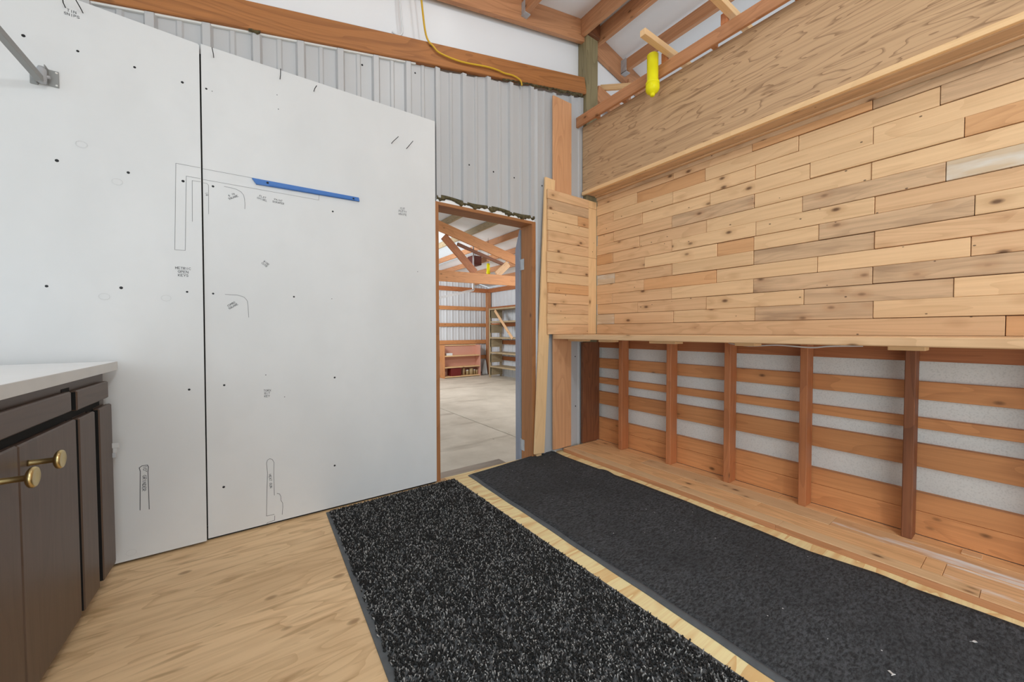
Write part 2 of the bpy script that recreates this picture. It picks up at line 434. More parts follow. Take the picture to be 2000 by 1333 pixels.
rake = beam('rake_board', wall, (-2.2, 2.386, rake_z(-2.2)+.069), (2.495, 2.386, rake_z(2.495)+.069), .138, .036, M['timber_or'], bev=.004)
beam('rake_board', wall, (2.65, 2.386, rake_z(2.65)+.069), (5.2, 2.386, rake_z(5.2)+.069), .138, .036, M['timber'], bev=.004)
beam('foam_strip', wall, (-2.2, 2.392, rake_z(-2.2)-.004), (.95, 2.392, rake_z(.95)-.004), .012, .016, M['paper'])
# torn insulation showing below the rake board and above the door
def fringe(name, x0, x1, ztop, zlen, y):
    n = int((x1-x0)/.012); V = []; F = []
    r = random.Random(int(x0*100)+3)
    hs = [zlen(x0+(x1-x0)*i/n)*(1+.35*math.sin(i*.55)+r.uniform(-.3, .3)) for i in range(n+1)]
    for i in range(n+1):
        x = x0+(x1-x0)*i/n; zt = ztop(x); h = max(.003 if zlen(x) < .028 else .022, hs[i])
        b = r.uniform(.004, .014)
        V += [(x, y, zt), (x, y-b, zt-h*.3), (x, y-b*1.2, zt-h*.75), (x, y, zt-h)]
    for i in range(n):
        for k in range(3): F.append((4*i+k, 4*i+4+k, 4*i+5+k, 4*i+1+k))
    o = pydata(name, V, F, M['batt'], wall); o['kind'] = 'stuff'
    return o
fringe('torn_insulation', 1.62, 2.46, lambda x: rake_z(x)+.002, lambda x: .012+.02*(x-1.62), 2.379)
fringe('torn_insulation', .06, .11, lambda x: rake_z(x)+.004, lambda x: .014, 2.376)
fringe('torn_insulation', 1.085, 1.926, lambda x: 1.944-.006*math.sin(15*x), lambda x: .030, 2.386)
scr = [(1.205, 2.925), (1.55, 2.90), (1.90, 2.86), (1.345, 2.21), (1.55, 2.21), (1.74, 2.21), (1.92, 2.21), (2.02, 2.21), (.09, 2.52), (.62, 2.62), (.95, 2.70)]
screws('screw_heads', wall, [(x, YW-.001, z) for x, z in scr]+[(2.40, YW-.001, .80), (2.405, YW-.001, .36)], .006, M['black'])

# ------------------------------------------------------------------ roof of both rooms
ceil = empty('ceiling', (0, 0, 0), kind='structure')
def roof_quad(name, xa, xb, ya, yb, mat, dz=0.0, parent=ceil):
    za, zb = roof_z(xa)+dz, roof_z(xb)+dz
    V = [(xa, ya, za), (xb, ya, zb), (xb, yb, zb), (xa, yb, za)]
    V += [(a, b, c+.03) for a, b, c in V]
    return pydata(name, V, [(0, 1, 2, 3), (7, 6, 5, 4), (0, 4, 5, 1), (1, 5, 6, 2), (2, 6, 7, 3), (3, 7, 4, 0)], mat, parent)
roof_quad('roof_sheet', -2.3, RIDGE, -1.6, YW+.05, M['insul'])
for ya, yb in ((-1.6, -.2), (-.2, 1.1), (1.1, 2.45), (2.45, 4.0), (4.0, 5.5), (5.5, 7.0), (7.0, 8.75)):
    roof_quad('roof_sheet', RIDGE, XF+.2, ya, yb, M['insul'], .002*((ya*3) % 2))
roof_quad('roof_sheet', RIDGE, 4.25, 8.75, YF, M['insul']); roof_quad('roof_sheet', 5.25, XF+.2, 8.75, YF, M['insul'])
sk = roof_quad('window_1', 4.25, 5.25, 8.75, YF, M['pane'], 0, None); tag(sk, kind='structure')
roof_quad('roof_sheet', -2.3, RIDGE, YW+.05, YF, M['insul'])
# rafters of the gable, purlins with hangers
yr = 2.41
def rake_beam(name, xa, xb, y, d, t, mat, drop=0.002):
    return beam(name, ceil, (xa, y, roof_z(xa)-d/2-drop), (xb, y, roof_z(xb)-d/2-drop), d, t, mat)
rake_beam('rafter', -2.2, 2.495, yr, .185, .04, M['timber'])
rake_beam('rafter', 2.65, XF, yr+.03, .185, .04, M['timber'])
PUR = []
for x in (2.475,): PUR.append((x, .145, M['timber']))
for x in (1.83, 1.2, .55, -.1, -.8): PUR.append((x, .14, M['timber']))
def purlin(x, y0, y1, d, mat, zoff=0):
    return beam('purlin', ceil, (x, y0, roof_z(x)-d/2-.004-zoff), (x, y1, roof_z(x)-d/2-.004-zoff), d, .04, mat)
for x, d, mt in PUR:
    p = purlin(x, -1.5, 2.388, d, mt)
    if x < 2.4:
        h = B('joist_hanger', p, x-.026, x+.026, 2.34, 2.389, roof_z(x)-d-.012, roof_z(x)-d-.004, M['galv'], 'x', 0)
        B('joist_hanger', p, x-.0225, x-.0205, 2.345, 2.389, roof_z(x)-d-.012, roof_z(x)-.05, M['galv'], 'x', 0)
for i, x in enumerate((2.675, 3.06, 3.72, 4.33, 4.94, 5.55, 6.16, 6.77)):
    p = purlin(x, -1.5, 2.42, .14 if i != 1 else .105, M['timber'], 0 if i != 1 else .03)
    if i == 1: B('joist_hanger', p, x-.03, x-.021, 2.36, 2.421, roof_z(x)-.155, roof_z(x)-.03, M['galv'], 'x', 0); B('joist_hanger', p, x-.03, x+.03, 2.36, 2.421, roof_z(x)-.16, roof_z(x)-.15, M['galv'], 'x', 0)
    if i == 1: pass
    if 1 <= i: purlin(x, 2.49, 11.85, .14, M['greywood'] if i in (2, 3) else M['timber'])
# corner post under the ridge
post = B('support_post', wall, 2.50, 2.644, 2.363, 2.468, 0, 3.615, M['pole'], 'z', .004)
post['label'] = 'greenish treated timber post'
B('ridge_block', ceil, 2.50, 2.644, 2.34, 2.39, 3.617, 3.75, M['stud_dark'], 'x')

# ------------------------------------------------------------------ doorway
door = empty('door_1', (1.5, 2.45, 0), kind='structure')
B('jamb', door, 1.905, 1.942, 2.385, 2.53, -.53, 1.90, M['jamb'], 'z')
B('jamb', door, 1.070, 1.100, 2.385, 2.53, -.53, 1.90, M['jamb'], 'z')
B('door_head', door, 1.100, 1.905, 2.385, 2.53, 1.877, 1.90, M['jamb'], 'x')
B('head_flashing', door, 1.085, 1.93, 2.388, 2.396, 1.9005, 1.925, M['laminate'], 'x', 0)
B('door_stop', door, 1.100, 1.112, 2.45, 2.485, .55, 1.83, M['girt'], 'z')
a = math.radians(33.6); dv = Vector((math.sin(a), math.cos(a), 0)); nv = Vector((math.cos(a), -math.sin(a), 0))
h0 = Vector((1.902, 2.55, 0))+dv*.015
Fd = Matrix((dv, nv*-1, Vector((0, 0, 1)))).transposed().to_4x4(); Fd.translation = h0
slab = B('door_slab', door, 0, .80, -.037, 0, -.50, 1.872, M['doorblue'], 'x', .001, F=Fd)
for z in (.03, 1.53):
    B('hinge', door, 1.8985, 1.9045, 2.488, 2.529, z, z+.09, M['galv'], 'z', .001)
    hg = B('hinge', slab, -.012, .0, -.034, -.004, z, z+.09, M['galv'], 'z', .001, F=Fd)
B('edge_strip', slab, -.002, -.0002, -.036, -.001, -.5, 1.87, M['dooredge'], 'z', 0, F=Fd)
stp = empty('landing_step', (1.45, 2.78, FZ), 'weathered grey wooden landing step on the concrete outside the doorway', 'step')
B('tread', stp, .92, 2.0, 2.54, 3.02, -.24, -.20, M['step'], 'x', .003)
B('riser', stp, .95, 1.98, 2.96, 3.0, FZ, -.24, M['step'], 'x', .003)
B('side_board', stp, 1.95, 1.98, 2.56, 2.958, FZ, -.241, M['step'], 'y', .003)
B('side_board', stp, .95, .98, 2.56, 2.958, FZ, -.241, M['step'], 'y', .003)

# ------------------------------------------------------------------ white wall panels with drawings
GL = {'A': [[(0,0),(2,6),(4,0)],[(1,2.4),(3,2.4)]], 'B': [[(0,0),(0,6),(3,6),(3.4,4.6),(2.6,3.2),(0,3.2)],[(2.6,3.2),(4,1.8),(3,0),(0,0)]], 'C': [[(4,5),(2.6,6),(.6,5),(0,3),(.6,1),(2.6,0),(4,1)]],
 'D': [[(0,0),(0,6),(2.6,5.6),(4,3),(2.6,.4),(0,0)]], 'E': [[(4,6),(0,6),(0,0),(4,0)],[(0,3),(3,3)]], 'F': [[(4,6),(0,6),(0,0)],[(0,3.2),(3,3.2)]], 'G': [[(4,5),(2.4,6),(.4,4.6),(0,2.6),(1,.4),(3,0),(4,1.4),(4,2.8),(2.4,2.8)]],
 'H': [[(0,0),(0,6)],[(4,0),(4,6)],[(0,3),(4,3)]], 'I': [[(2,0),(2,6)]], 'K': [[(0,0),(0,6)],[(4,6),(0,2.6),(4,0)]], 'L': [[(0,6),(0,0),(3.6,0)]], 'M': [[(0,0),(0,6),(2,2.6),(4,6),(4,0)]],
 'N': [[(0,0),(0,6),(4,0),(4,6)]], 'O': [[(2,6),(0,4.4),(0,1.6),(2,0),(4,1.6),(4,4.4),(2,6)]], 'P': [[(0,0),(0,6),(3,6),(4,4.6),(3,3),(0,3)]], 'Q': [[(2,6),(0,4.4),(0,1.6),(2,0),(4,1.6),(4,4.4),(2,6)],[(2.6,1.6),(4.2,-.4)]],
 'R': [[(0,0),(0,6),(3,6),(4,4.6),(3,3),(0,3),(4,0)]], 'S': [[(4,5.2),(2.4,6),(.4,5),(.8,3.6),(3.4,2.6),(3.8,1),(2,0),(0,.8)]], 'T': [[(0,6),(4,6)],[(2,6),(2,0)]], 'U': [[(0,6),(0,1.4),(1.6,0),(3,.4),(4,1.8),(4,6)]],
 'W': [[(0,6),(1,0),(2,4),(3,0),(4,6)]], 'X': [[(0,0),(4,6)],[(0,6),(4,0)]], 'Y': [[(0,6),(2,3),(4,6)],[(2,3),(2,0)]], '1': [[(1,5),(2,6),(2,0)]], '0': [[(2,6),(0,4.4),(0,1.6),(2,0),(4,1.6),(4,4.4),(2,6)]], '6': [[(3.6,6),(.6,3.6),(0,1.6),(2,0),(4,1.4),(2.6,3.2),(.4,2.4)]],
 '"': [[(1,6.4),(1,5)],[(2.6,6.4),(2.6,5)]]}
def ribbons(bm, pts, wd, y):
    pts = [Vector((p[0], p[1])) for p in pts]
    for a, b in zip(pts, pts[1:]):
        d = b-a
        if d.length < 1e-6: continue
        n = Vector((-d.y, d.x)).normalized()*wd/2; e = d.normalized()*wd*.35
        q = [a-e+n, a-e-n, b+e-n, b+e+n]
        bm.faces.new([bm.verts.new((v.x, y, v.y)) for v in q])
def drawing(name, parent, lines, wd, mat, yfun):
    bm = bmesh.new()
    for ln in lines:
        ribbons(bm, ln, wd, 0)
    for v in bm.verts: v.co.y = yfun(v.co.z)-.0006
    return mesh_obj(name, bm, mat, parent)
def writing(parent, rows, c, size, ang, yfun, mat=None):
    r = random.Random(sum(map(ord, ''.join(rows)))); bm = bmesh.new(); ca, sa = math.cos(ang), math.sin(ang)
    u = size/6
    for i, row in enumerate(rows):
        wd = len(row)*5.4*u
        for k, ch in enumerate(row):
            for ln in GL.get(ch, []):
                pts = []
                for px, py in ln:
                    x = -wd/2+(k*5.4+px+r.uniform(-.25, .25))*u; z = ((len(rows)-1)/2-i)*size*1.55+(py-3+r.uniform(-.25, .25))*u
                    pts.append((c[0]+x*ca-z*sa, c[1]+x*sa+z*ca))
                ribbons(bm, pts, size*.15, 0)
    for v in bm.verts: v.co.y = yfun(v.co.z)-.0007
    return mesh_obj('handwriting', bm, mat or M['ink'], parent)
def nail(parent, p, q):
    tube('nail', parent, [(p[0], 2.362, p[1]), (p[0]*.9+q[0]*.1, 2.335, p[1]*.9+q[1]*.1), (q[0], 2.318, q[1])], .0019, M['black'], 6)

yR = lambda z: 2.362
yL = lambda z: 2.340+.0085*z
pr = empty('wall_panel', (.47, 2.37, .008), 'white painted plywood sheet with blue rail, right of the seam', 'panel')
bm = bmesh.new()
def slab_panel(name, parent, cs, yf, th):
    V = [(x, yf(z), z) for x, z in cs]; n = len(V)
    V += [(x, yf(z)+th, z) for x, z in cs]
    F = [tuple(range(n)), tuple(range(2*n-1, n-1, -1))]+[(i, i+n, (i+1) % n+n, (i+1) % n) for i in range(n)]
    return pydata(name, V, F, M['white_paint'], parent)
slab_panel('panel_board', pr, [(-.1455, .012), (1.061, .014), (1.068, 2.412), (-.1300, 2.400)], yR, .012)
pl = empty('wall_panel', (-.75, 2.35, .004), 'white painted plywood sheet with door bracket, left of the seam', 'panel')
slab_panel('panel_board', pl, [(-1.37, .012), (-.1500, .012), (-.1365, 2.388), (-.142, 2.394), (-.53, 2.4075), (-1.36, 2.43)], yL, .012)
dl = [(-0.675, 2.195), (-0.53, 2.196), (-0.36, 2.197), (-0.2, 2.191), (-0.597, 1.727), (-0.389, 1.728), (-0.635, 1.213), (-0.421, 1.22), (-0.201, 1.215), (-0.206, 1.732), (-0.202, 0.753)]
dr = [(-0.113, 2.195), (-0.105, 1.213), (-0.07, 0.761), (-0.081, 0.252), (0.239, 1.215), (0.436, 0.762), (0.429, 0.253), (0.439, 1.709), (-0.096, 1.734)]
drs = [(-0.091, 2.191), (0.427, 1.213), (0.178, 2.269), (0.183, 2.197), (0.104, 0.8), (0.187, 0.676), (0.94, 1.412)]
screws('screw_heads', pl, [(x, yL(z)+.001, z) for x, z in dl], .006, M['black'], depth=.002)
screws('screw_heads', pr, [(x, yR(z)+.001, z) for x, z in dr], .0058, M['black'], depth=.002)
screws('nail_holes', pr, [(x, yR(z)+.001, z) for x, z in drs], .003, M['ink'], depth=.0015)
circ = lambda c, r: [[(c[0]+r*math.cos(k*math.pi/6), c[1]+r*.8*math.sin(k*math.pi/6)) for k in range(13)]]
for c in [(-0.473, 1.179), (-0.275, 1.182), (-0.527, 1.812), (-0.424, 1.68), (-0.412, 0.045)]:
    drawing('faint_ring', pl, circ(c, .017), .002, M['faint'], yL)
sx = -.1365
drawing('pencil_outline', pl, [[(-.241, 1.408), (-.23, 1.809), (sx-.006, 1.8095)], [(-.241, 1.408), (-.204, 1.409), (-.194, 1.758), (sx-.006, 1.7582)], [(-.176, 1.549), (-.173, 1.742), (sx-.006, 1.743)]], .0016, M['pencil'], yL)
drawing('pencil_outline', pr, [[(sx+.004, 1.8097), (.061, 1.811), (.372, 1.812), (.368, 1.759), (sx+.004, 1.7585)], [(sx+.004, 1.743), (-.12, 1.743), (-.113, 1.736), (-.115, 1.597)]], .0015, M['pencil'], yR)
drawing('pencil_outline', pr, [[(-0.052, 1.743), (-0.024, 1.742), (-0.003, 1.739), (0.014, 1.731), (0.025, 1.717), (0.029, 1.697), (0.03, 1.671), (0.029, 1.648)]], .0018, M['pencil'], yR)
drawing('pencil_outline', pr, [[(-0.058, 1.212), (-0.04, 1.211), (-0.009, 1.211), (0.008, 1.206), (0.019, 1.201), (0.026, 1.192), (0.032, 1.182), (0.034, 1.157), (0.035, 1.123), (0.036, 1.1)]], .0018, M['pencil'], yR)
drawing('marker_outline', pl, [[(-0.38, 0.227), (-0.376, 0.401), (-0.379, 0.418), (-0.37, 0.425), (-0.352, 0.425), (-0.349, 0.415), (-0.351, 0.394), (-0.35, 0.223)]], .0026, M['ink'], yL)
drawing('marker_outline', pr, [[(0.132, 0.156), (0.131, 0.258), (0.133, 0.333), (0.126, 0.349), (0.115, 0.356), (0.104, 0.35), (0.1, 0.335), (0.103, 0.283), (0.099, 0.173), (0.095, 0.055), (0.13, 0.054)], [(0.144, 0.163), (0.155, 0.158), (0.161, 0.143), (0.161, 0.122), (0.169, 0.104), (0.169, 0.08), (0.166, 0.043)], [(0.132, 0.046), (0.131, 0.022), (0.098, 0.018), (0.096, 0.012)]], .0018, M['ink'], yR)
writing(pl, ['TIN', 'SNIPS'], (-.543, 2.344), .010, 0, yL)
writing(pl, ['METRIC', 'OPEN', 'KEYS'], (-.212, 1.308), .0105, 0, yL)
writing(pl, ['10" GRINDER'], (-.363, .365), .0115, -1.62, yL)
writing(pr, ['6 IN', 'SQUARE'], (-.020, 1.703), .0085, .55, yR)
writing(pr, ['FLAT', 'CHISEL'], (.106, 1.717), .0085, -.2, yR)
writing(pr, ['PAINT', 'SCRAPER'], (.176, 1.714), .0085, -.06, yR)
writing(pr, ['CUT', 'PUTTY', 'KNIFE'], (.846, 1.781), .0115, .03, yR)
writing(pr, ['WIRE', 'CUTR'], (.113, 1.379), .0085, -.75, yR)
writing(pr, ['COMBO', 'SQUARE'], (-.030, 1.160), .0085, .62, yR)
writing(pr, ['TORX', 'BIT', 'KEY'], (.110, .703), .0095, -.05, yR)
writing(pr, ['HEAT GUN'], (.116, .235), .0105, -1.52, yR)
writing(pr, ['16'], (-.12, 1.69), .009, -1.2, yR)
for p, q in (((.779, 2.187), (.808, 2.219)), ((.873, 2.18), (.900, 2.218)), ((-.082, 2.355), (-.086, 2.375)), ((.193, 2.356), (.193, 2.386)), ((.352, 2.35), (.36, 2.361))): nail(pr, p, q)
for p, q in (((-.561, 2.359), (-.56, 2.395)), ((-.512, 2.361), (-.525, 2.387))): nail(pl, p, q)
# blue rail
br = empty('tool_rail', (.32, 2.36, 1.795), 'blue plastic tool rail screwed level to the white panel', 'rail')
V = [(.061, 1.808), (.579, 1.812), (.583, 1.791), (.079, 1.781)]
n = 4; y0, y1 = 2.350, 2.3615
pydata('rail_body', [(x, y0, z) for x, z in V]+[(x, y1, z) for x, z in V], [(3, 2, 1, 0), (4, 5, 6, 7)]+[(i, (i+1) % 4, (i+1) % 4+4, i+4) for i in range(4)], M['blue'], br)
beam('rail_lip', br, (.135, 2.3488, 1.7872), (.555, 2.3488, 1.7945), .006, .003, M['blue'])
for x, z in ((.128, 1.797), (.549, 1.799)): lathe('screw', br, [(0, .003), (.004, .003), (.0055, 0)], M['black'], Matrix.Translation((x, 2.3495, z)) @ Matrix.Rotation(math.pi/2, 4, 'X'), 10)
# door-track bracket
bk = empty('track_bracket', (-.62, 2.35, 2.05), 'galvanised hinged bracket with a square arm on the left panel', 'bracket')
B('mount_plate', bk, -.661, -.640, 2.352, 2.356, 2.015, 2.064, M['greymetal'], 'z', .0005)
pp = B('mount_plate', bk, -.613, -.584, 2.352, 2.356, 2.022, 2.086, M['greymetal'], 'z', .0005)
screws('bolt_heads', pp, [(-.590, 2.3525, 2.079), (-.590, 2.3525, 2.029)], .004, M['paper'])
B('hinge_flange', bk, -.642, -.639, 2.318, 2.354, 2.018, 2.062, M['greymetal'], 'z', .0005)
B('hinge_flange', bk, -.614, -.611, 2.318, 2.354, 2.022, 2.086, M['greymetal'], 'z', .0005)
tube('hinge_pin', bk, [(-.650, 2.328, 2.040), (-.600, 2.328, 2.044)], .006, M['galv'], 10)
lathe('hinge_barrel', bk, [(0, -.03), (.012, -.03), (.014, -.01), (.014, .02), (.009, .032), (0, .032)], M['galv'], Matrix.Translation((-.622, 2.325, 2.045)), 14)
beam('arm', bk, (-.6255, 2.325, 2.026), (-.757, 1.3, 2.16), .024, .024, M['greymetal'], bev=.002)

# ------------------------------------------------------------------ cables on the gable
tube('extension_cord', None, smooth_path([(.955, 2.352, 3.32), (.977, 2.352, 3.149), (1.007, 2.352, 2.937), (1.06, 2.352, 2.885), (1.11, 2.352, 2.863), (1.262, 2.352, 2.871), (1.468, 2.352, 2.918), (1.56, 2.352, 2.930), (1.624, 2.352, 2.932), (1.70, 2.352, 2.945), (1.766, 2.352, 2.935), (1.785, 2.358, 2.905)]), .0062, M['cord'], 10)
tag(bpy.data.objects['extension_cord'], 'yellow extension cord draped over the sloping rake board', 'cord')
tube('wall_cable', None, smooth_path([(.862, 2.424, 3.25), (.866, 2.424, 3.1), (.877, 2.424, 2.96), (.872, 2.424, 2.93), (.85, 2.424, 2.91), (.81, 2.424, 2.915)]), .006, M['cable'], 8)
tag(bpy.data.objects['wall_cable'], 'white cable curving down the insulated gable above the rake board', 'cable')

# ------------------------------------------------------------------ right wall: plank panelling, girts
wr = empty('wall_right', (2.66, 0, 0), kind='structure')
YN = -1.2
ROWS = {0: ([.093], ['tan', 'orange']), 1: ([2.138, 1.593, 1.045, .503, -.05], ['white', 'tan', 'light', 'grey', 'light', 'tan']),
 2: ([1.905, 1.349, .795, .238, -.32], ['tan', 'tan', 'light', 'grey', 'light', 'tan']), 3: ([2.161, 1.61, 1.057, .509, -.04], ['tan', 'tan', 'light', 'grey', 'grey', 'light']),
 4: ([1.847, 1.285, .736, .192, -.36], ['tan', 'orange', 'light', 'light', 'tan', 'light']), 5: ([2.14, 1.603, 1.058, .503, -.05], ['white', 'tan', 'light', 'grey', 'tan', 'light']),
 6: ([1.84, 1.281, 1.058, .731, .184, -.36], ['tan', 'light', 'orange', 'light', 'grey', 'light', 'tan']), 7: ([2.16, 1.608, 1.046, .506, -.05], ['orange', 'tan', 'light', 'light', 'tan', 'light']),
 8: ([1.891, 1.353, .808, .27, -.28], ['tan', 'tan', 'light', 'grey', 'white', 'tan']), 9: ([2.15, 1.609, 1.059, .52, -.03], ['tan', 'tan', 'grey', 'light', 'light', 'tan']),
 10: ([1.867, 1.331, .775, .219, -.33], ['tan', 'light', 'light', 'light', 'orange', 'light']), 11: ([2.15, 1.603, 1.055, .517, -.04], ['tan', 'light', 'light', 'light', 'light', 'tan']),
 12: ([1.914, 1.365, .832, .293, -.26], ['light', 'orange', 'light', 'light', 'grey', 'light']), 13: ([1.6, 1.072, .522, -.03], ['tan', 'tan', 'orange', 'grey', 'tan'])}
r = random.Random(11)
for row, (js, cols) in ROWS.items():
    z0 = .998+.0875*row; z1 = z0+.0853 if row < 13 else 2.205
    ys = [2.336]+js+[YN]
    for (ya, yb), c in zip(zip(ys, ys[1:]), cols):
        dx = r.uniform(-.005, .005); dz = r.uniform(-.0016, .0012)
        B('board', wr, 2.605+dx, 2.623, yb+.0011, ya-.0011, z0+dz, z1+dz, M[c], 'y', .0018)
B('backing', wr, 2.6235, 2.628, YN, 2.336, .962, 2.24, M['stud_dark'], 'y', 0)
# girts and stippled board of the recess under the shelf
B('insulation_board', wr, 2.703, 2.72, YN, 2.398, 0, .96, M['insul_rough'], 'y', 0)
for i, (z0, z1, mt) in enumerate(((.875, .955, 'stud'), (.690, .777, 'girt'), (.549, .601, 'girt'), (.362, .474, 'girt'), (.147, .236, 'girt'), (.031, .1455, 'girt'))):
    B('girt', wr, 2.665, 2.703, YN, 2.396, z0, z1, M[mt], 'y', .002)
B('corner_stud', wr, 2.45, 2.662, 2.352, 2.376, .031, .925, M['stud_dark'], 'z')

# return panel of planks facing the room
rp = empty('plank_return', (2.3, 2.34, 1.0), 'short pine plank panel standing on the shelf against the steel wall', 'panel')
cols = ['tan', 'light', 'tan', 'tan', 'orange', 'light', 'tan', 'light', 'tan', 'tan', 'light', 'light', 'grey', 'tan']
for i in range(14):
    z0 = .999+.0843*i; x0 = 2.027+rnd.uniform(-.004, .008); x1 = 2.4995
    dy = rnd.uniform(-.002, .002)
    if i == 11:
        B('board', rp, x0, 2.365, 2.335+dy, 2.353, z0, z0+.0823, M['light'], 'x', .0016); B('board', rp, 2.366, x1, 2.335+dy, 2.353, z0, z0+.0823, M['orange'], 'x', .0016)
    else: B('board', rp, x0, x1, 2.335+dy, 2.353, z0, z0+.0823 if i < 13 else 2.17, M[cols[i]], 'x', .0016)
B('backing', rp, 2.05, 2.60, 2.3535, 2.3562, .999, 2.165, M['stud_dark'], 'x', 0)
B('corner_batten', rp, 2.500, 2.603, 2.338, 2.352, .999, 1.67, M['lath'], 'z', .0016)
B('corner_batten', rp, 2.500, 2.603, 2.338, 2.352, 1.6715, 2.105, M['lath'], 'z', .0016)
B('corner_batten', rp, 2.500, 2.603, 2.338, 2.352, 2.1065, 2.17, M['lath'], 'z', .0016)
# leaning lath and tall plank
lt = beam('leaning_lath', None, (1.958, 2.3665, .03), (2.074, 2.3655, 2.268), .104, .018, M['lath'], up=(1, 0, 0))
tag(lt, 'tall narrow pale pine lath leaning beside the plank panel', 'lath')
lb = B('wall_plank', None, 2.106, 2.314, 2.357, 2.375, .031, 2.95, M['plankbr'], 'z', .004)
tag(lb, 'upright wide brown plank fixed to the steel wall behind the shelf', 'plank')
sh2 = B('wood_offcut', None, 1.935, 1.985, 2.365, 2.383, .0005, .026, M['lath'], 'x'); tag(sh2, 'small pale wood offcut at the foot of the leaning lath', 'offcut')

# shelf with legs
sf = empty('work_shelf', (2.35, .6, .03), 'long pine work shelf on reddish stud legs below the planking', 'shelf')
B('shelf_board', sf, 2.092, 2.604, YN, 2.352, .960, .9975, M['tan'], 'y', .004)
for i, (ya, yb, mt) in enumerate(((2.026, 2.063, 'stud'), (1.588, 1.625, 'stud'), (1.171, 1.210, 'stud'), (.760, .797, 'stud'), (.344, .381, 'stud_dark'), (-.08, -.042, 'stud'))):
    B('leg', sf, 2.570, 2.658, ya, yb, .0305, .9595, M[mt], 'z', .003)
for y, l in ((2.24, .17), (1.93, .12), (1.45, .19), (.95, .1), (.33, .11)):
    B('spacer_block', sf, 2.24, 2.33, y-l/2, y+l/2, .940, .9595, M['lath'], 'y', .002)
cbl = tube('shelf_cable', None, smooth_path([(2.5, 1.15, .945), (2.42, 1.0, .935), (2.40, .85, .944), (2.40, .70, .936), (2.40, .62, .945), (2.42, .5, .95)]), .004, M['cable'], 8)
tag(cbl, 'grey cable stapled along the underside of the work shelf', 'cable')
# ledge on the floor
lg = empty('floor_ledge', (2.4, 0, 0), 'low platform of fir boards along the foot of the right wall', 'platform')
def brd(x0, x1, ys, mats, z1):
    for (ya, yb), mt in zip(zip(ys, ys[1:]), mats): B('board', lg, x0, x1, yb+.0006, ya-.0006, .0005, z1, M[mt], 'y', .0015)
brd(2.215, 2.292, [2.352, 1.325, .77, .12, YN], ['light', 'light', 'light', 'ledge_w'], .031)
brd(2.2932, 2.432, [2.352, 1.40, .93, .28, .22, YN], ['ledge', 'ledge', 'ledge', 'ledge', 'ledge_w'], .0295)
brd(2.4332, 2.567, [2.352, 1.75, .62, YN], ['ledge', 'light', 'ledge_w'], .030)
brd(2.5682, 2.664, [2.352, .9, YN], ['ledge', 'ledge'], .030)
for ya, yb in ((2.35, .78), (.779, YN)): B('edge_strip', lg, 2.2122, 2.2148, yb, ya, .0006, .0295, M['timber'], 'y', 0)
chip = B('wood_chip', None, 2.585, 2.635, .135, .195, .0305, .036, M['tan'], 'y', .002); tag(chip, 'thin wood chip lying at the back of the floor platform', 'offcut')

# overhead box
ob = empty('overhead_box', (2.55, .6, 2.2), 'long overhead storage box with a wood grain front panel and top rail', 'cabinet')
B('front_panel', ob, 2.48, 2.4985, YN, 2.392, 2.246, 2.813, M['oakply'], 'y', .001)
B('bottom_strip', ob, 2.458, 2.482, YN, 2.380, 2.214, 2.2445, M['lath'], 'y', .002)
B('top_rail', ob, 2.405, 2.431, YN, 2.398, 2.793, 2.878, M['timber'], 'y', .003)
for y in (2.2, 1.93, 1.72, 1.24, .8, .1, -.6): B('rail_spacer', ob, 2.4315, 2.4795, y-.015, y+.015, 2.806, 2.86, M['timber'], 'y')
for x0, x1, z, mt in ((2.483, 2.572, 2.212, 'grey'), (2.5735, 2.604, 2.206, 'tan')):
    B('soffit_board', ob, x0, x1, YN, 2.334, z, z+.02, M[mt], 'y', .002)
B('soffit_board', ob, 2.63, 2.95, YN, 2.334, 2.245, 2.265, M['tan'], 'y', .002)
B('soffit_trim', ob, 2.594, 2.6015, YN, 2.334, 2.178, 2.2055, M['grey'], 'y', .002)
# joists lying across the rail
def joist(y, x0, x1, label):
    e = empty('cross_joist', (2.42, y, 2.879), label, 'joist', 'joists across the box rail')
    B('joist_bar', e, x0, x1, y-.02, y+.02, 2.905, 2.945, M['lath'], 'x', .002)
    B('support_block', e, 2.407, 2.442, y+.021, y+.058, 2.879, 2.945, M['stud'], 'z', .002)
    return e
joist(1.52, 2.115, 2.95, 'pale wood bar crossing the box rail, just right of the yellow tube')
joist(1.12, 2.05, 2.95, 'pale wood bar crossing the box rail, cut by the top of the picture')
sc = beam('scrap_board', None, (2.74, 2.42, 3.266), (2.87, 1.95, 3.10), .045, .03, M['lath'])
tag(sc, 'short pinkish scrap board behind the green post at the gable', 'board')
B('gable_stud', ceil, 3.10, 3.135, 2.38, 2.40, 3.05, roof_z(3.1)-.18, M['timber'], 'z')
# yellow tubes
def ytube(loc, s, label, touch):
    e = empty('yellow_tube', loc, label, 'lamp cover', 'yellow plastic tubes')
    T = Matrix.Translation(loc) @ Matrix.Scale(s, 4)
    lathe('tube_body', e, [(.0, .265), (.030, .265), (.038, .258), (.038, .06), (.0385, .055)], M['yellow'], T)
    lathe('end_cap', e, [(.0385, .062), (.045, .058), (.047, .045), (.0455, .022), (.036, .006), (.018, -.004), (.017, -.006), (.016, -.016), (.011, -.021), (0, -.021)], M['yellow'], T)
    lathe('collar', e, [(.0395, .075), (.046, .072), (.046, .060), (.0395, .057)], M['yellow'], T)
    lathe('bulb', e, [(0, .2), (.012, .19), (.016, .15), (.012, .11), (.012, .07), (0, .07)], M['cream'], T)
    if touch: B('clip', e, loc[0]+.037, 2.4045, loc[1]-.012, loc[1]+.012, loc[2]+.17, loc[2]+.19, M['yellow'], 'x', .001)
    return e
ytube((2.353, 1.608, 2.672), 1.0, 'yellow translucent plastic tube clipped to the overhead box rail', True)

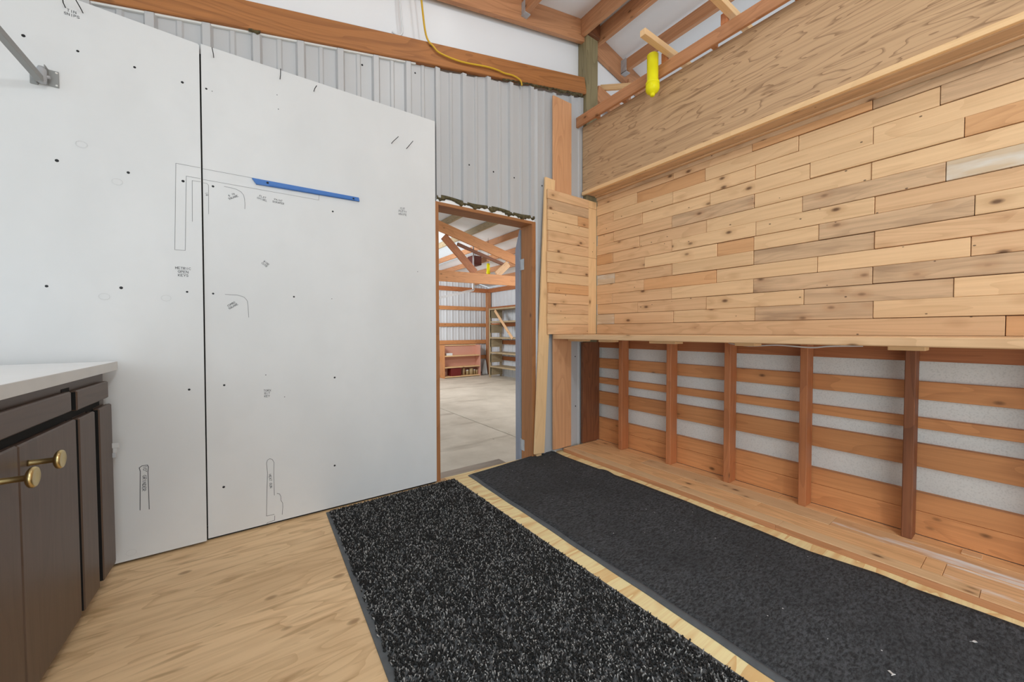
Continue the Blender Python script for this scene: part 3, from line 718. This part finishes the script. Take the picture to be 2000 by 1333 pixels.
# ------------------------------------------------------------------ floor mats
m1 = empty('pile_mat', (.77, 1.2, 0), 'speckled black looped pile floor mat in the middle of the plywood floor', 'mat')
q = [(.376, 2.338), (1.188, 2.352), (1.183, -.8), (.272, -.8)]
def mat_base(name, parent, cs, z0, z1, mat):
    n = len(cs); V = [(x, y, z0) for x, y in cs]+[(x, y, z1) for x, y in cs]
    F = [tuple(range(n)), tuple(range(2*n-1, n-1, -1))]+[(i, (i+1) % n, (i+1) % n+n, i+n) for i in range(n)]
    o = pydata(name, V, F, mat, parent)
    bm = bmesh.new(); bm.from_mesh(o.data); bmesh.ops.recalc_face_normals(bm, faces=bm.faces); bm.to_mesh(o.data); bm.free()
    return o
mat_base('rubber_border', m1, q, .0005, .004, M['rubber'])
g = np.random.default_rng(5); N = 70000
uu, vv = g.random(N), g.random(N)**1.0
ym = 2.338+.012*uu-(2.338+.75)*vv
fr = (2.345-ym)/3.145
xl = .376-.104*fr+.020; xr = 1.188-.005*fr-.010
edge = .004*np.sin(ym*260)+.003*np.sin(ym*97)
xm = xl+edge+(xr-xl)*uu
yt = 2.326-.0*uu; ym = np.minimum(ym, yt+.0145*uu)
ang = g.random(N)*2*np.pi; lean = .0035+.004*g.random(N); hh = .006+.005*g.random(N)
la = g.random(N)*2*np.pi; br_ = .0022+.0010*g.random(N)
V = np.zeros((N, 6, 3))
for k in range(3):
    a_ = ang+k*2*np.pi/3
    V[:, k, 0] = xm+br_*np.cos(a_); V[:, k, 1] = ym+br_*np.sin(a_); V[:, k, 2] = .0035
    V[:, 3+k, 0] = xm+lean*np.cos(la)+br_*.8*np.cos(a_); V[:, 3+k, 1] = ym+lean*np.sin(la)+br_*.8*np.sin(a_); V[:, 3+k, 2] = .004+hh
me = bpy.data.meshes.new('pile')
Fq = np.array([[0, 1, 4, 3], [1, 2, 5, 4], [2, 0, 3, 5]]); base = (np.arange(N)*6)[:, None, None]
quads = (base+Fq[None]).reshape(-1); tris = ((np.arange(N)*6)[:, None]+np.array([3, 4, 5])[None]).reshape(-1)
me.vertices.add(N*6); me.vertices.foreach_set('co', V.reshape(-1))
me.loops.add(len(quads)+len(tris)); me.loops.foreach_set('vertex_index', np.concatenate([quads, tris]).astype(np.int32))
me.polygons.add(N*4)
me.polygons.foreach_set('loop_start', np.concatenate([np.arange(N*3)*4, N*12+np.arange(N)*3]).astype(np.int32))
me.update(calc_edges=True)
val = np.where(g.random(N) < .24, .14+.42*g.random(N)**1.3, .008+.014*g.random(N))
fac = np.ones((N, 6))*val[:, None]; fac[:, :3] *= .35
colr = np.stack([fac, fac*.985, fac*.965, np.ones_like(fac)], -1)
ca_ = me.color_attributes.new('tuft', 'FLOAT_COLOR', 'POINT'); ca_.data.foreach_set('color', colr.reshape(-1).astype(np.float32))
me.materials.append(M['pile'])
po = link(bpy.data.objects.new('pile', me), m1, Matrix.Identity(4)); po['kind'] = 'stuff'

m2 = empty('felt_mat', (1.7, 1.2, 0), 'charcoal felt carpet runner beside the fir platform, wavy right edge', 'mat')
RE = [(2.448, 2.06), (2.433, 2.118), (2.392, 2.132), (2.255, 2.121), (1.978, 2.124), (1.879, 2.128), (1.849, 2.152), (1.80, 2.146), (1.732, 2.122), (1.499, 2.141), (1.439, 2.142), (1.22, 2.146), (.9, 2.128), (.609, 2.115), (.375, 2.152), (.284, 2.139), (.019, 2.148), (-.4, 2.14), (-.8, 2.13)]
LE = [(2.36, 1.318), (.63, 1.283), (.42, 1.275), (-.8, 1.255)]
def interp(T, y):
    ys = [t[0] for t in T][::-1]; xs = [t[1] for t in T][::-1]
    return float(np.interp(y, ys, xs))
def strip_mesh(name, fl, frr, zf, mat, nx, ytop, smooth=True):
    ny = 130; V = []; F = []
    for j in range(ny+1):
        y = -.8+(3.2)*j/ny
        for i in range(nx+1):
            s = i/nx; yt_ = ytop(s); yy = -.8+(yt_+.8)*j/ny
            x = fl(yy)*(1-s)+frr(yy)*s
            V.append((x, yy, zf(x, yy, s)))
    for j in range(ny):
        for i in range(nx):
            k = j*(nx+1)+i; F.append((k, k+1, k+nx+2, k+nx+1))
    # skirt
    ring = [i for i in range(nx+1)]+[(j+1)*(nx+1)-1 for j in range(1, ny+1)]+[ny*(nx+1)+i for i in range(nx-1, -1, -1)]+[j*(nx+1) for j in range(ny-1, 0, -1)]
    b0 = len(V); V += [(V[i][0], V[i][1], .0004) for i in ring]
    n = len(ring)
    for k in range(n): F.append((ring[k], b0+k, b0+(k+1) % n, ring[(k+1) % n]))
    return pydata(name, V, F, mat, m2, None, smooth)
nr = random.Random(4)
wob = lambda y: .0025*math.sin(y*9)+.0015*math.sin(y*23)
strip_mesh('felt_surface', lambda y: interp(LE, y)+wob(y), lambda y: interp(RE, y), lambda x, y, s: .009+.0015*math.sin(7*x+3*y)+.004*max(0, s-.9)*10*max(0, math.sin(y*8+1)), M['felt'], 26, lambda s: 2.352+.068*s-.02*max(0, s-.93)/.07)
strip_mesh('rubber_edge', lambda y: interp(LE, y)-.024+wob(y)*.6, lambda y: interp(LE, y)+.004+wob(y), lambda x, y, s: .004+.005*s, M['rubber'], 3, lambda s: 2.352)
for i, (x, y, an, ln, lb_) in enumerate(((1.532, .235, .6, .022, 'curl of white paper on the felt runner, larger and nearer'), (1.905, .115, -.2, .024, 'thin white paper sliver on the felt runner, nearer the platform'))):
    pts = [(x+t*ln*math.cos(an)+.004*math.sin(t*9+i), y+t*ln*math.sin(an)+.005*math.cos(t*7), .0125+.003*math.sin(t*5)) for t in [k/6 for k in range(7)]]
    V = []; F = []
    for p in pts: V += [(p[0], p[1], p[2]), (p[0]+.003, p[1]-.004, p[2]+.002), (p[0]+.003, p[1]-.004, p[2]+.0026), (p[0], p[1], p[2]+.0006)]
    for k in range(6):
        for e in range(4): F.append((4*k+e, 4*k+(e+1) % 4, 4*k+4+(e+1) % 4, 4*k+4+e))
    o = pydata('paper_scrap', V, F, M['paper']); tag(o, lb_, 'litter', 'paper scraps on the runner')

# ------------------------------------------------------------------ base cabinet and worktop on the left
d = Vector((.039, .99924, 0)).normalized(); nn = Vector((d.y, -d.x, 0))
Fc = Matrix((-d, nn, Vector((0, 0, 1)))).transposed().to_4x4(); Fc.translation = (-.439, 2.253, 0)
cb = empty('base_cabinet', (-.70, 1.5, 0), 'dark brown wooden base cabinet with brass knobs under the white worktop', 'cabinet')
def C(name, parent, s0, s1, n0, n1, z0, z1, mat, grain='x', bev=.0025): return B(name, parent, -s1, -s0, n0, n1, z0, z1, mat, grain, bev, F=Fc)
SB = -2.2
C('carcass', cb, SB, -.025, -.56, -.040, .085, .864, M['cab'], 'z', .001)
C('face_frame', cb, SB, -.022, -.039, -.021, .085, .864, M['cab'], 'x', .001)
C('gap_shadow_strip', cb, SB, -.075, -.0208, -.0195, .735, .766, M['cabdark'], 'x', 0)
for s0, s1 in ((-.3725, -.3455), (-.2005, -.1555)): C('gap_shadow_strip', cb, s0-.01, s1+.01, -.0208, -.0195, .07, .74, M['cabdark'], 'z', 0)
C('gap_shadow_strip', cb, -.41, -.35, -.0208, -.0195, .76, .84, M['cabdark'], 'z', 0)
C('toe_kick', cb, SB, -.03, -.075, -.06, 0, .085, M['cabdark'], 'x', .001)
C('drawer_front', cb, -1.30, -.4025, -.019, .0, .766, .832, M['cab'], 'x', .004)
C('drawer_front', cb, -.3570, -.046, -.019, .0, .760, .828, M['cab'], 'x', .004)
d1 = C('door', cb, -.7325, -.3720, -.019, .0, .062, .735, M['cab'], 'z', .004)
d2 = C('door', cb, -1.12, -.7355, -.019, .0, .062, .737, M['cab'], 'z', .004)
d3 = C('door', cb, -1.52, -1.1235, -.019, .0, .062, .737, M['cab'], 'z', .004)
C('filler_panel', cb, -.3455, -.2005, -.019, .0, .062, .732, M['cab'], 'z', .004)
C('filler_panel', cb, -.1555, -.018, -.019, .0, .062, .732, M['cab'], 'z', .004)
C('edge_board', cb, -.0172, .0, -.019, -.003, .062, .729, M['cab'], 'z', .004)
for s_, z0_, z1_ in ((-.3570, .761, .827), (-.3455, .063, .731), (-.1555, .063, .731)): C('edge_shade_strip', cb, s_-.0012, s_-.0002, -.0185, -.0035, z0_+.003, z1_-.003, M['cabdark'], 'z', 0)  # black strips paint gap shade onto the near edges
def knob(door, s, z):
    T = Fc @ Matrix.Translation((-s, 0, z)) @ Matrix.Rotation(-math.pi/2, 4, 'X')
    lathe('knob', door, [(0, 0), (.0085, 0), (.0078, .004), (.0072, .02), (.0072, .044), (.010, .047), (.019, .049), (.0245, .053), (.0255, .058), (.0235, .062), (.021, .063), (.012, .061), (0, .0605)], M['brass'], T, 32)
knob(d1, -.687, .677); knob(d2, -.835, .675)
ct = C('side_catch', cb, -.023, -.0175, -.012, .020, .545, .566, M['film'], 'z', .001)
C('side_catch', cb, -.023, -.0175, -.012, .010, .505, .525, M['galv'], 'z', .001)
C('side_catch', cb, -.0225, -.019, .002, .014, .525, .545, M['film'], 'z', .001)
wt = empty('worktop', (-.70, 1.5, .862), 'white laminate worktop on the dark base cabinet', 'worktop')
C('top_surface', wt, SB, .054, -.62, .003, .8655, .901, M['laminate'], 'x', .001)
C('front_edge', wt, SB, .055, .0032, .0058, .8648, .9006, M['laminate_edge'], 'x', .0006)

# ------------------------------------------------------------------ barn beyond the doorway
fc = empty('floor_concrete', (0, 0, FZ), kind='structure')
B('slab', fc, -3, 3.27, 2.49, YF+.2, FZ-.1, FZ, M['concrete'], 'x', .004)
B('slab', fc, 3.285, XF+.2, 2.49, YF+.2, FZ-.1, FZ, M['concrete'], 'x', .004)
B('joint_filler', fc, 3.27, 3.285, 2.49, YF+.2, FZ-.1, FZ-.012, M['batt'], 'y', 0)
wf = empty('wall_far', (0, 0, 0), kind='structure')
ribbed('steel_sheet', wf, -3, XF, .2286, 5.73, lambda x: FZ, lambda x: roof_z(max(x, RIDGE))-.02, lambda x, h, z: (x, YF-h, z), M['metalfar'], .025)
for z0, z1 in ((2.42, 2.57), (1.77, 1.90), (1.19, 1.31), (.58, .72), (.03, .16)): B('girt', wf, -3, XF-.02, YF-.065, YF-.028, z0, z1, M['girt'] if z0 < 2 else M['stud'], 'x', .003)
B('wall_sill', wf, -3, XF-.02, YF-.065, YF-.028, FZ, FZ+.09, M['stud_dark'], 'x', .003)
wx = empty('wall_far_right', (0, 0, 0), kind='structure')
ribbed('steel_sheet', wx, 2.5, YF, .2286, .1, lambda y: FZ, lambda y: roof_z(XF)-.02, lambda y, h, z: (XF-h, y, z), M['metalfar'], .025)
for z0, z1 in ((2.42, 2.57), (1.77, 1.90), (1.19, 1.31), (.58, .72), (.03, .16)): B('girt', wx, XF-.065, XF-.028, 2.5, YF-.07, z0, z1, M['stud'], 'y', .003)
B('corner_post', wx, 7.27, 7.40, 11.66, 11.82, FZ, 2.42, M['timber'], 'z', .004)
# truss
tr = empty('roof_truss', (4.4, 7.44, 2.2), 'orange timber roof truss seen through the doorway', 'truss')
yt0 = 7.44
def tb(name, a, b, wd, mt='girt', y=yt0, t=.04): return beam(name, tr, (a[0], y, a[1]), (b[0], y, b[1]), wd, t, M[mt], bev=.003)
kk = 1.73; U = lambda x, z: (x*kk, 1.025+(z-1.025)*kk)
def along(a, b, t0, t1):
    return (a[0]+(b[0]-a[0])*t0, a[1]+(b[1]-a[1])*t0), (a[0]+(b[0]-a[0])*t1, a[1]+(b[1]-a[1])*t1)
tb('bottom_chord', *along(U(1.998, 1.707), U(3.138, 1.7235), -.9, 2.2), .232)
tb('top_chord', *along(U(1.985, 2.31), U(3.13, 2.017), -.3, 1.35), .215)
tb('web', U(2.06, 2.20), U(2.50, 1.79), .17, 'stud', yt0+.042)
tb('web', U(3.03, 1.96), U(2.84, 1.79), .16, 'tan', yt0+.042)
tb('ridge_tie', U(2.25, 2.13), U(3.0, 1.93), .07, 'stud_dark', yt0+.05)
op = empty('door_opener', (5.2, 9.0, 2.8), 'dark red overhead opener housing hanging beyond the truss', 'machine')
B('housing', op, 5.08, 5.36, 8.9, 9.2, 2.82, 3.06, M['redbrown'], 'x', .01); B('hanger_strap', op, 5.2, 5.23, 9.0, 9.03, 3.06, roof_z(5.2)-.004, M['galv'], 'z', 0)
tk = empty('door_track', (4.5, 8.0, 2.0), 'pale steel track bar hung below the truss in the barn', 'track')
beam('track_bar', tk, (3.55, 8.02, 1.755), (4.585, 8.0, 2.02), .055, .03, M['cable']); B('drop_strap', tk, 4.56, 4.61, 7.985, 8.015, 2.02, 2.20, M['cable'], 'z', .001)
B('drop_strap', tk, 4.57, 4.60, 7.99, 8.01, 2.20, roof_z(4.58)-.004, M['galv'], 'z', 0)
y2 = ytube((4.83, 7.72, 2.375), 1.0, 'yellow plastic tube hanging behind the truss chord in the barn', False)
tube('hanging_wire', y2, [(4.83, 7.72, 2.63), (4.83, 7.72, roof_z(4.83)-.005)], .003, M['black'], 6)
# pink shelf unit
pk = empty('pink_bookcase', (6.14, 11.7, FZ), 'low pinkish open bookcase on the concrete by the far wall', 'bookcase')
x0, x1, ya, yb = 5.44, 6.84, 11.46, 11.80
B('side_panel', pk, x0, x0+.03, ya, yb, FZ+.001, .57, M['girt'], 'z', .002); B('side_panel', pk, x1-.03, x1, ya, yb, FZ+.001, .56, M['pink'], 'z', .002)
B('back_panel', pk, x0+.03, x1-.03, yb-.012, yb, FZ+.001, .56, M['pink'], 'x', .001)
for z in (FZ+.02, -.20, .18): B('shelf_board', pk, x0+.0305, x1-.0305, ya+.005, yb-.013, z, z+.035, M['lath'], 'x', .002)
B('top_rail', pk, x0+.0305, x1-.0305, yb-.05, yb-.013, .53, .565, M['lath'], 'x', .002)
zs = FZ+.0555
rb = empty('red_box', (5.9, 11.6, zs), 'dark red box on the bottom shelf of the bookcase', 'box'); B('box_body', rb, 5.71, 6.08, 11.49, 11.76, zs, zs+.24, M['red'], 'x', .006); B('box_lid', rb, 5.70, 6.09, 11.485, 11.765, zs+.2405, zs+.262, M['red'], 'x', .004)
wb = empty('white_carton', (5.66, 11.6, .2155), 'small white carton on the upper shelf of the bookcase', 'box'); B('carton_body', wb, 5.56, 5.77, 11.50, 11.66, .2155, .285, M['paper'], 'x', .003); B('carton_lid', wb, 5.557, 5.773, 11.497, 11.663, .2852, .295, M['paper'], 'x', .002)
for i, (x, rr, hgt, lb_) in enumerate(((6.24, .04, .24, 'slim tan jar beside the red box'), (6.38, .05, .17, 'short tan jar second from the red box'), (6.53, .075, .22, 'widest tan jar on the bookcase bottom shelf'), (6.66, .04, .17, 'narrow tan jar right of the widest jar'), (6.76, .035, .16, 'last small tan jar at the bookcase side'))):
    e = empty('storage_jar', (x, 11.6, zs), lb_, 'jar', 'jars on the bookcase bottom shelf'); T = Matrix.Translation((x, 11.6, zs))
    lathe('jar_body', e, [(0, 0), (rr, 0), (rr, hgt*.8), (rr*.85, hgt*.88)], M['cream'], T, 14); lathe('jar_lid', e, [(rr*.88, hgt*.87), (rr*.9, hgt), (0, hgt)], M['paper'] if i % 2 else M['cream'], T, 14)
# tall shelf unit on the right
su = empty('storage_rack', (7.1, 9.8, FZ), 'tall weathered wooden storage rack along the right barn wall', 'rack')
for z in (1.79, 1.36, .83, .33, -.14): B('shelf_board', su, 6.86, 7.36, 6.6, 10.86, z-.05, z, M['greywood'], 'y', .004)
for z in (1.6, 1.1, .62, .1, -.33): B('side_slat', su, 6.86, 7.36, 10.865, 10.90, z-.13, z+.15, M['greywood'], 'x', .004)
B('upright', su, 6.85, 6.90, 10.865, 10.93, FZ+.001, 1.80, M['greywood'], 'z', .004); B('upright', su, 7.31, 7.36, 10.905, 10.96, FZ+.001, 1.80, M['greywood'], 'z', .004)
B('upright', su, 6.86, 6.90, 6.55, 6.598, FZ+.001, 1.80, M['greywood'], 'z', .004); B('upright', su, 7.31, 7.36, 6.55, 6.598, FZ+.001, 1.80, M['greywood'], 'z', .004)
beam('brace', su, (6.845, 10.55, 1.72), (6.845, 9.55, .80), .10, .02, M['tan'])
# draped plastic
V = []; F = []
for j in range(9):
    t = j/8; z = -.0-.52*t; hw = .03+.12*t
    for i in range(9):
        s = i/8-.5; V.append((7.12+s*2*hw-.05*t, 11.62-.02*math.cos(i*1.9)*(.3+t)-.04*t, z))
for j in range(8):
    for i in range(8): k = j*9+i; F.append((k, k+1, k+10, k+9))
o = pydata('plastic_sheet', V, F, M['film'], None, None, True); md = o.modifiers.new('thickness', 'SOLIDIFY'); md.thickness = .003
tag(o, 'crumpled clear plastic sheet standing in the far barn corner', 'plastic sheet')
